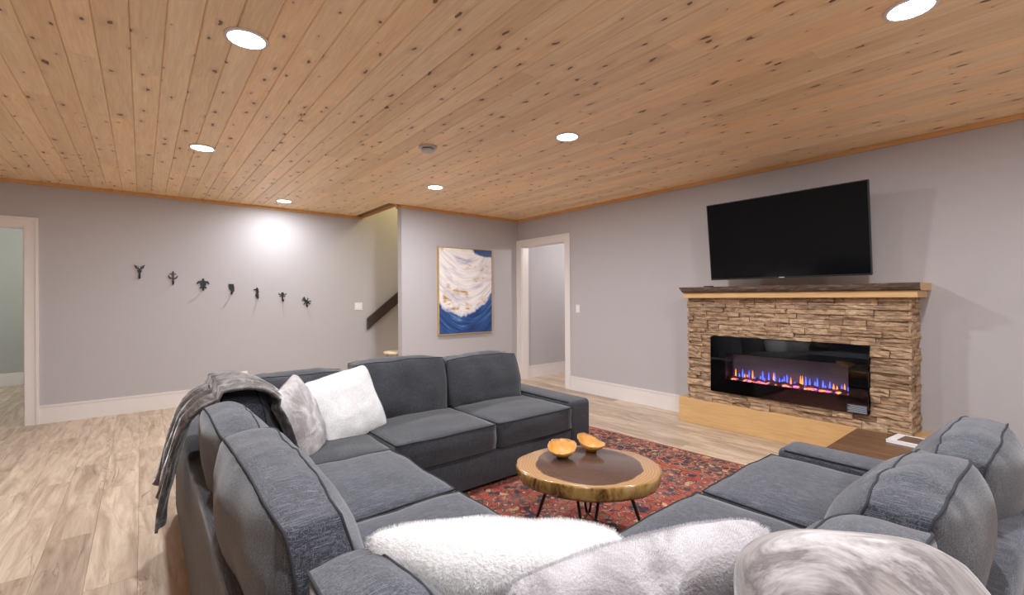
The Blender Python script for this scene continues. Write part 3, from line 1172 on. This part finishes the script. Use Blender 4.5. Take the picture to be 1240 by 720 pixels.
fill(F0, F1, HT, IZ0 - .002, 'front')
fill(F0, F1, IZ1 + .002, ST, 'front')
fill(F0, I0 - .002, IZ0 - .002, IZ1 + .002, 'front')
fill(I1 + .002, F1, IZ0 - .002, IZ1 + .002, 'front')
# returns at both ends
z = HT
rr = []
while z < ST - .01:
    h = rng.choice((.05, .065, .08))
    if ST - (z + h) < .04:
        h = ST - z
    for face in ('right', 'left'):
        m_ = rng.uniform(4.5, 4.6)
        if n_st < 298:
            fpart('stone', stone(FX - .005, m_, z, z + h, face), 'stone')
        if n_st < 299:
            fpart('stone', stone(m_, XE - .003, z, z + h, face), 'stone')
    z += h
print('stones', n_st)


# mantel: thick live-edge slab, bark on the front
def mantel_mesh():
    bm = bmesh.new()
    n = 70
    rows = []
    y0, y1 = .690, 2.572
    for i in range(n + 1):
        y = y0 + (y1 - y0) * i / n
        a = noise.noise(Vector((y * 9, 0, 3))) * .012 + noise.noise(Vector((y * 31, 0, 7))) * .006
        b = noise.noise(Vector((y * 12, 5, 3))) * .010 + noise.noise(Vector((y * 40, 3, 7))) * .005
        flare = max(0, (y - (y1 - .05)) / .05)
        prof = [(XE - .002, 1.394), (4.315 + a * .4, 1.394), (4.298 + a, 1.385 + b * .3), (4.300 + b + flare * .01, 1.366), (4.312 + a, 1.347), (4.33, 1.337), (XE - .002, 1.337)]
        rows.append([bm.verts.new((px, y - (flare * (1.394 - pz) * .6), pz)) for px, pz in prof])
    m = 7
    for A, B in zip(rows, rows[1:]):
        for k in range(m):
            f = bm.faces.new((A[k], A[(k + 1) % m], B[(k + 1) % m], B[k]))
            f.material_index = 1 if k in (1, 2, 3, 4) else 0
    bm.faces.new(rows[0][::-1])
    bm.faces.new(rows[-1])
    return from_bm(bm)


mm = mantel_mesh()
mm.materials.append(MAT['maple'])
mm.materials.append(MAT['bark'])
fpart('mantel_shelf', mm, None)
fpart('mantel_apron', box((4.345, .712, ST), (XE - .002, 2.545, 1.337), .002, 1), 'maple')
rm = obj('remote_control', box((-.045, -.022, 0), (.045, .022, .014), .006, 2), 'blackm', None, (4.50, 2.355, 1.394), (0, 0, rad(80)))
tag(rm, 'small black remote control at the left end of the mantel', 'remote')

# electric fire insert
ef = tag(empty('electric_fire', (FX, 1.643, IZ0)), 'black glass electric fire insert with blue and orange flames', 'electric fireplace')


def epart(name, me, mat, **kw):
    return obj(name, me, mat, ef, (-FX, -1.643, -IZ0), **kw)


GX = 4.385
w0, w1, wz0, wz1 = 1.14, 2.135, .50, .750
epart('front_frame', boxes([((GX, I0 + .002, IZ0 + .002), (GX + .012, w0, IZ1 - .002)), ((GX, w1, IZ0 + .002), (GX + .012, I1 - .002, IZ1 - .002)),
                            ((GX, w0, IZ0 + .002), (GX + .012, w1, wz0)), ((GX, w0, wz1), (GX + .012, w1, IZ1 - .002))]), 'black')
epart('glass_pane', box((GX - .006, I0 + .002, IZ0 + .002), (GX - .001, I1 - .002, IZ1 - .002), .001, 1), 'glass')
epart('firebox', boxes([((4.55, w0 - .03, wz0 - .03), (4.56, w1 + .03, wz1 + .03)), ]), 'firebox')
epart('firebox_side', boxes([((GX + .012, w1, wz0 - .03), (4.55, w1 + .02, wz1 + .03)), ((GX + .012, w0 - .02, wz0 - .03), (4.55, w0, wz1 + .03)),
                             ((GX + .012, w0, wz1), (4.55, w1, wz1 + .02)), ((GX + .012, w0, wz0 - .03), (4.55, w1, wz0 - .015))]), 'blackm')
for k in range(9):
    y = w0 + .06 + k * .108
    a = rng.uniform(-.3, .3)
    pth = [(4.46 + .03 * math.sin(k), y - .07, wz0 + .004), (4.455 + a * .05, y, wz0 + .020 + rng.uniform(0, .012)), (4.47, y + .075, wz0 + .006)]
    epart('log', tube(pth, .012, 7, radii=[.008, .013, .007]), 'log', smooth=True)
for k in range(70):
    y = rng.uniform(w0 + .01, w1 - .01)
    r = rng.uniform(.004, .009)
    bm = bmesh.new()
    bmesh.ops.create_icosphere(bm, subdivisions=1, radius=r)
    for v in bm.verts:
        v.co.y *= 1.8
        v.co += Vector((rng.uniform(4.42, 4.52), y, wz0 - .002 + rng.uniform(-.003, .006)))
    epart('ember', from_bm(bm), rng.choice(('pink', 'orange', 'violet', 'log', 'orange', 'pink')))
for k in range(34):
    y = w0 + .02 + (w1 - w0 - .05) * (k + rng.uniform(.1, .9)) / 34
    h = rng.choice((.03, .04, .05, .065, .085))
    col = 'blue' if rng.random() < .62 else 'orange'
    pr = [(.0005, 0), (.007, h * .15), (.006, h * .4), (.003, h * .75), (.0006, h)]
    o = epart('flame', lathe(pr, 6), col, smooth=True)
    o.location = (rng.uniform(4.48, 4.53) - FX, y - 1.643, wz0 + .012 - IZ0)
lb = epart('rating_label', box((GX - .008, 1.016, .372), (GX - .0062, 1.150, .440)), 'label_d')
tag(lb, 'small printed information label')
epart('label_print', boxes([((GX - .009, 1.02, z), (GX - .0081, 1.145 - dx, z + .005)) for z, dx in ((.378, 0), (.388, .01), (.398, .002), (.408, 0), (.418, .015), (.428, .004))]), 'label')

# ------------------------------------------------------------------ television
tv = tag(empty('television', (XE, 1.63, 1.80)), 'wide black flat-screen television tilted down above the mantel', 'television')
tilt = math.atan2(.09, .727)
tw, thh = 1.285, .735
pv = empty('tv_pivot')
bpy.data.objects.remove(pv)


def tvpart(name, me, mat, parent=None, **kw):
    o = obj(name, me, mat, parent or tv, **kw)
    if parent is None:
        o.location = (4.355 - XE, 0, 1.8245 - 1.80)
        o.rotation_euler = (0, -tilt, 0)
    return o


bz = .007
tvpart('cabinet', box((0.0, -tw / 2, -thh / 2), (.032, tw / 2, thh / 2), .004, 2), 'blackm')
tvpart('bezel', boxes([((-.003, -tw / 2, -thh / 2), (.001, -tw / 2 + bz, thh / 2)), ((-.003, tw / 2 - bz, -thh / 2), (.001, tw / 2, thh / 2)),
                       ((-.003, -tw / 2 + bz, thh / 2 - bz), (.001, tw / 2 - bz, thh / 2)), ((-.003, -tw / 2 + bz, -thh / 2), (.001, tw / 2 - bz, -thh / 2 + .014))]), 'blackm')
tvpart('screen', box((-.0015, -tw / 2 + bz, -thh / 2 + .014), (.001, tw / 2 - bz, thh / 2 - bz)), 'screen')
tvpart('badge', box((-.005, -.022, -thh / 2 + .003), (-.003, .022, -thh / 2 + .010)), 'greyp')
tvpart('rear_housing', box((.03, -.42, -.30), (.075, .42, .18), .01, 2), 'blackm')
o = obj('wall_mount', boxes([((-.02, -.20, -.18), (0, .20, .18)), ((-.29, -.03, -.03), (-.02, .03, .03)), ((-.30, -.18, -.15), (-.27, .18, .15))]), 'blackm', tv)

# ------------------------------------------------------------------ side table beside the sofa and book
sb = tag(empty('low_side_table', (3.75, .35, 0)), 'low dark-stained wooden side table butted against the hearth', 'side table')
obj('table_top', box((-.62, -.45, .225), (.635, .735, .256), .003, 1), 'walnut', sb)
obj('carcass', box((0, -.43, 0), (.625, .715, .2245)), 'maple', sb)
bk = tag(empty('magazine', (4.235, .775, .256), (0, 0, rad(-6))), 'white-bordered magazine lying on the low side table', 'book')
bk.location = (4.12, .85, .256)
obj('pages', box((0, -.30, 0), (.235, 0, .018), .001, 1), 'paper', bk)
obj('front_cover', box((-.002, -.302, .018), (.237, .002, .0205)), 'paper', bk)
obj('cover_picture', box((.035, -.27, .0205), (.205, -.05, .0212)), 'cover', bk)

# ------------------------------------------------------------------ rug
rg = obj('persian_rug', box((-RUG[0] / 2, -RUG[1] / 2, 0.0), (RUG[0] / 2, RUG[1] / 2, .010), .003, 1), 'rug', None, (2.345, 1.92, .0), (0, 0, rad(3.7)))
tag(rg, 'worn red and navy Persian rug under the round coffee table', 'rug')
fr = []
for s in (-1, 1):
    for k in range(240):
        xx = -RUG[0] / 2 + RUG[0] * (k + .5) / 240
        fr.append(((xx - .002, s * RUG[1] / 2 + (0 if s > 0 else -.045), 0.001), (xx + .002, s * RUG[1] / 2 + (.045 if s > 0 else 0), .004)))
tag(obj('fringe', boxes(fr), 'paper', rg), kind='stuff')

# ------------------------------------------------------------------ coffee table
TZ = .40
TC = (1.869, 1.66)
ct = tag(empty('coffee_table', (TC[0], TC[1], .011)), 'round live-edge tree-slice coffee table on black hairpin legs', 'coffee table')


def slice_wob(a, j):
    k = noise.noise(Vector((math.cos(a) * 1.6, math.sin(a) * 1.6, 2))) * .05 + noise.noise(Vector((math.cos(a) * 5, math.sin(a) * 5, 2 + j * .4))) * .02
    return (1 + k, 0)


tt = lathe([(.30, -.080), (.348, -.078), (.358, -.060), (.362, -.035), (.366, -.012), (.362, -.003), (.353, 0.0)], 72, slice_wob)
vd = Vector((TC[0], TC[1], 0)).normalized()
base_a = math.atan2(vd.y, vd.x)
to = obj('table_top', tt, 'table', ct, (0, 0, TZ - .011), (0, 0, base_a), smooth=True)
for v in tt.vertices:
    v.co.x *= .84
    v.co.y *= 1.045
for k in range(4):
    a = base_a + PI + k * PI / 2
    d = Vector((math.cos(a), math.sin(a), 0))
    s = Vector((-d.y, d.x, 0))
    foot = d * (.30 if k % 2 else .25)
    t0 = d * .20
    bm = bmesh.new()
    top = TZ - .081 - .011
    add_tube(bm, [t0 + s * .055 + Vector((0, 0, top)), foot + s * .008 + Vector((0, 0, .012)), foot + Vector((0, 0, .0075)), foot - s * .008 + Vector((0, 0, .012)), t0 - s * .055 + Vector((0, 0, top))], .0075, 8)
    add_box(bm, (t0.x - .05, t0.y - .05, top), (t0.x + .05, t0.y + .05, top + .002))
    obj('hairpin_leg', from_bm(bm), 'blackm', ct)

# wooden bowls


def bowl(name, loc, r, h, lab, seed, dip, rot):
    e = tag(empty(name, loc, (0, 0, rot)), lab, 'bowl', 'golden burl bowls on the coffee table')
    prof = [(.030, 0), (.034, .004), (.032, .010), (r * .62, h * .28), (r * .88, h * .62), (r, h), (r * .95, h), (r * .82, h * .64), (r * .55, h * .34), (.01, h * .24)]

    def wob(a, j):
        f = [0, 0, 0, .2, .6, 1, 1, .6, .2, 0][j]
        oval = 1 + .10 * f * math.cos(2 * a)
        z = f * (dip[0] * math.cos(a) + dip[1] * math.cos(2 * a)) * h + f * noise.noise(Vector((math.cos(a) * 6, math.sin(a) * 6, seed))) * .006
        return (oval + f * noise.noise(Vector((math.cos(a) * 9, math.sin(a) * 9, seed + 3))) * .05, z)
    obj('bowl_body', lathe(prof, 48, wob), 'bowl', e, smooth=True)
    path = []
    for k in range(48):
        a = 2 * PI * k / 48
        dr, dz = wob(a, 5)
        path.append((r * .975 * dr * math.cos(a), r * .975 * dr * math.sin(a), h + dz))
    obj('bark_rim', tube(path, .0035, 6, True, radii=[.0025 + .003 * abs(noise.noise(Vector((k * .9, seed, 0)))) for k in range(48)]), 'bowl_rim', e, smooth=True)


bowl('wooden_bowl', (1.845, 1.83, TZ), .090, .058, 'golden burl bowl with a rough bark rim, left and nearer on the table', 2, (.22, -.04), rad(41))
bowl('wooden_bowl', (2.045, 1.79, TZ), .078, .056, 'golden burl bowl with a smooth dipping rim, right and farther on the table', 9, (.34, .12), rad(95))

# ------------------------------------------------------------------ sectional sofa
so = tag(empty('sectional_sofa', (.62, 1.77, 0)), 'large U-shaped charcoal linen sectional sofa with loose box cushions', 'sofa')
OFF = Vector((-.62, -1.77, 0))


def spart(name, me, mat, loc=(0, 0, 0), rot=(0, 0, 0), **kw):
    return obj(name, me, mat, so, Vector(loc) + OFF, rot, **kw)


def rb(name, lo, hi, r=.03, mat='fabric', seg=3):
    return spart(name, box(lo, hi, r, seg), mat, smooth=True)


BX0, BX1 = .155, 1.08       # west run: outer back face, base front
AY0, AY1 = 2.515, 3.46      # north run: base front, outer back face
CY0, CY1 = .08, 1.03        # south run: outer back face, base front
# bases
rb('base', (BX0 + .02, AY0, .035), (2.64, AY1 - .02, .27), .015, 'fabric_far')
rb('base', (BX0 + .02, CY1, .035), (BX1, AY0, .27), .015, 'fabric_far')
rb('base', (BX0 + .02, CY0 + .02, .035), (2.70, CY1, .27), .015, 'fabric')
for x_, y_ in ((.25, .2), (.25, 1.8), (.25, 3.35), (1.0, 3.35), (2.75, 3.35), (2.75, 2.6), (1.5, 2.62), (1.6, .2), (2.8, .2), (2.8, .95), (1.6, .95), (1.0, 1.8)):
    spart('foot', box((x_ - .03, y_ - .03, .011), (x_ + .03, y_ + .03, .04)), 'blackm')
# back frames
rb('back_frame', (BX0, CY0, .03), (BX0 + .14, AY1, .60), .03)
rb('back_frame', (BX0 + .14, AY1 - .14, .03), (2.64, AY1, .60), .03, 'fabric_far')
rb('back_frame', (BX0 + .14, CY0, .03), (2.93, CY0 + .14, .60), .03)


def arm(x0, x1, y0, y1, mat, h=.47):
    o = rb('arm', (x0, y0, .03), (x1, y1, h), .035, mat, 4)
    pts = []
    bm = bmesh.new()
    for xx in (x0 + .008, x1 - .008):
        path = [(xx, y1 if False else yy, h - .010) for yy in [y0 + .04 + (y1 - y0 - .08) * k / 8 for k in range(9)]]
        add_tube(bm, path, .005, 6)
    obj('piping', from_bm(bm), 'piping', o, smooth=True)
    return o


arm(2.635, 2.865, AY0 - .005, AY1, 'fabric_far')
arm(2.705, 2.935, CY0, CY1 + .005, 'fabric')

# seat cushions: name, centre, size along run, depth


def seat(cx, cy, w, d, rotz, mat, seed, h=.165, zz=.268):
    # cushion() thickness axis is y; lay it flat: rotate so thickness -> z
    f = cushion_fn(w, h, d, .028, .012, seed, wrinkle=.006, pinch=.02)
    bm = cube_sphere_grid(15)
    R3 = Matrix.Rotation(rad(90), 3, 'X')

    def g(a, b, c):
        p = f(a, b, c)
        p = Vector((p.x, p.y, p.z - d / 2))
        q = Vector((p.x, p.z, -p.y + h / 2))
        if b > 0:
            q.z = max(q.z, 0.0) if q.z > 0 else q.z * .0
        return q
    for v in bm.verts:
        v.co = g(*v.co)
    o = spart('seat_cushion', from_bm(bm), mat, (cx, cy, zz), (0, 0, rotz), smooth=True)
    pb = bmesh.new()
    N = 18
    for b in (-1, 1):
        path = []
        for s in range(4):
            for k in range(N):
                u = -1 + 2 * k / N
                a, c = [(u, -1), (1, u), (-u, 1), (-1, -u)][s]
                path.append(g(a, b, c))
        add_tube(pb, path, .0038, 6, closed=True)
    obj('piping', from_bm(pb), 'piping', o, smooth=True)
    return o


SD = .70
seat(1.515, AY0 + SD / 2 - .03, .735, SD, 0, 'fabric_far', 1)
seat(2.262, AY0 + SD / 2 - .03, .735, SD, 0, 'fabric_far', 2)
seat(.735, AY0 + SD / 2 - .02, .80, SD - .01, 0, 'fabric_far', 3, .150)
seat(BX1 - SD / 2 + .03, 2.125, .715, SD, PI / 2, 'fabric', 4)
seat(BX1 - SD / 2 + .03, 1.395, .715, SD, PI / 2, 'fabric', 5)
seat(.735, CY1 - SD / 2 + .02, .80, SD - .01, PI, 'fabric', 6, .150)
seat(1.530, CY1 - SD / 2 + .03, .755, SD, PI, 'fabric', 7)
seat(2.312, CY1 - SD / 2 + .03, .755, SD, PI, 'fabric', 8)

# back cushions (local -y faces the seat)
BC = dict(cuts=29)


def backc(loc, rotz, w, seed, mat, h=.44, t=.165, lean=.20, puff=.055, zz=.425, tilt_=0, droop=.013, ends=.14):
    o = cushion('back_cushion', so, Vector((loc[0], loc[1], zz)) + OFF, (0, tilt_, rotz), w, t, h, puff, .02, seed, mat, lean=lean, pinch=.05, wrinkle=.012, taper=.12, droop=droop, ends=ends, **BC)
    return o


# north run
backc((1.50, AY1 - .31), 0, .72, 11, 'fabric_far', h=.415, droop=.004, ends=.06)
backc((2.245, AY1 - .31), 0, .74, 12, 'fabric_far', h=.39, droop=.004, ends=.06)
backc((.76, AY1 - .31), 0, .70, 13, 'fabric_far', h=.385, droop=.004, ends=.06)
# west run
WT = dict(t=.155)
backc((BX0 + .285, 2.72), PI / 2, .66, 14, 'fabric', h=.44, puff=.07, t=.20)
backc((BX0 + .20, 2.14), PI / 2, .66, 15, 'fabric', h=.42, puff=.06, **WT)
backc((BX0 + .20, 1.37), PI / 2, .86, 16, 'fabric', h=.45, puff=.07, **WT)
backc((BX0 + .215, .52), PI / 2, .78, 17, 'fabric', h=.40, puff=.07, **WT)
# south run
backc((1.02, CY0 + .25), PI, .47, 18, 'fabric', h=.415, puff=.06)
backc((1.57, CY0 + .25), PI, .60, 19, 'fabric', h=.425, puff=.09, t=.15)
backc((2.33, CY0 + .22), PI, .74, 20, 'fabric', h=.385, puff=.09, t=.15)

# ------------------------------------------------------------------ throw pillows
FUR = True


def pillow(lab, loc, rot, w, h, t, mat, seed, furry=None, **kw):
    me = pillow_mesh(w, h, t, seed, **kw)
    o = obj('throw_pillow', me, mat, None, loc, rot, smooth=True)
    tag(o, lab, 'pillow')
    if furry and FUR:
        fur(o, *furry, seed=seed)
    return o


pw1 = pillow('fluffy white fur pillow beside the silver one on the far corner', (1.035, 2.98, .60), (rad(-22), rad(-9), rad(14)), .47, .47, .17, 'wfur', 3, (40000, .007))
pg1 = pillow('mottled silver-grey fur pillow leaning in the far left corner', (.70, 2.80, .60), (rad(-20), rad(-12), rad(58)), .42, .47, .17, 'gfur', 5, (40000, .0045))
obj('care_tag', box((-.004, -.012, -.03), (.0, .012, .0)), 'paper', pg1, (.19, -.02, -.19))
pillow('white fluffy pillow in the near corner, between sofa back and lilac-grey pillow', (.58, .77, .66), (rad(-25), 0, rad(140)), .52, .42, .20, 'wfur', 8, (60000, .009))
pillow('lilac-grey fur pillow between the near white and the marbled pillow', (.735, .545, .665), (rad(-28), rad(5), rad(155)), .53, .44, .20, 'lfur', 12, (60000, .007))
pillow('smooth marbled white and taupe velvet pillow nearest the camera', (.712, .118, .747), (rad(-40), rad(-2), rad(-46)), .325, .46, .18, 'marble', 21, ear=-.10)

# ------------------------------------------------------------------ throw blanket


def blanket():
    prof = [(.60, .50), (.575, .62), (.54, .74), (.49, .825), (.43, .875), (.35, .895), (.27, .890), (.19, .86), (.13, .80), (.105, .72), (.080, .62), (.058, .52), (.042, .43), (.034, .375)]
    P = [Vector((a, 0, b)) for a, b in prof]
    # resample
    pts = []
    for i in range(len(P) - 1):
        for k in range(4):
            pts.append(P[i].lerp(P[i + 1], k / 4))
    pts.append(P[-1])
    for _ in range(3):
        pts = [pts[0]] + [(pts[i - 1] + pts[i] * 2 + pts[i + 1]) / 4 for i in range(1, len(pts) - 1)] + [pts[-1]]
    n, m = len(pts), 44
    bm = bmesh.new()
    g = []
    for i, p in enumerate(pts):
        a = pts[max(0, i - 1)]
        b = pts[min(n - 1, i + 1)]
        d = (b - a).normalized()
        nr = Vector((-d.z, 0, d.x))
        if nr.z < 0 and .25 < p.x < .5:
            nr = -nr
        s = i / (n - 1)
        row = []
        wid = .46 + .04 * math.sin(s * 5)
        for j in range(m + 1):
            t = j / m
            yy = 2.56 + (t - .5) * wid + .015 * math.sin(s * 9 + t * 4)
            fold = .030 * abs(math.sin(t * PI * 3.5 + math.sin(s * 4) * .7)) + .010 * abs(math.sin(t * PI * 11 + s * 3)) + .010 * noise.noise(Vector((t * 9, s * 8, 1)))
            e = 1 - (2 * t - 1) ** 4
            q = p + nr * (fold * (.4 + .6 * e)) * (1 + .5 * max(0, s - .6))
            z = q.z
            if s > .8:
                z += (t - .25) * .10 * (s - .8) / .2 + .015 * noise.noise(Vector((t * 6, 0, 4)))
            row.append(bm.verts.new((q.x, yy, z)))
        g.append(row)
    for i in range(n - 1):
        for j in range(m):
            bm.faces.new((g[i][j], g[i][j + 1], g[i + 1][j + 1], g[i + 1][j]))
    return from_bm(bm)


bl = obj('throw_blanket', blanket(), 'velvet', smooth=True)
sm = bl.modifiers.new('thick', 'SOLIDIFY')
sm.thickness = .010
sm.offset = 0
tag(bl, 'folded taupe crushed-velvet throw draped over the left sofa back', 'blanket')
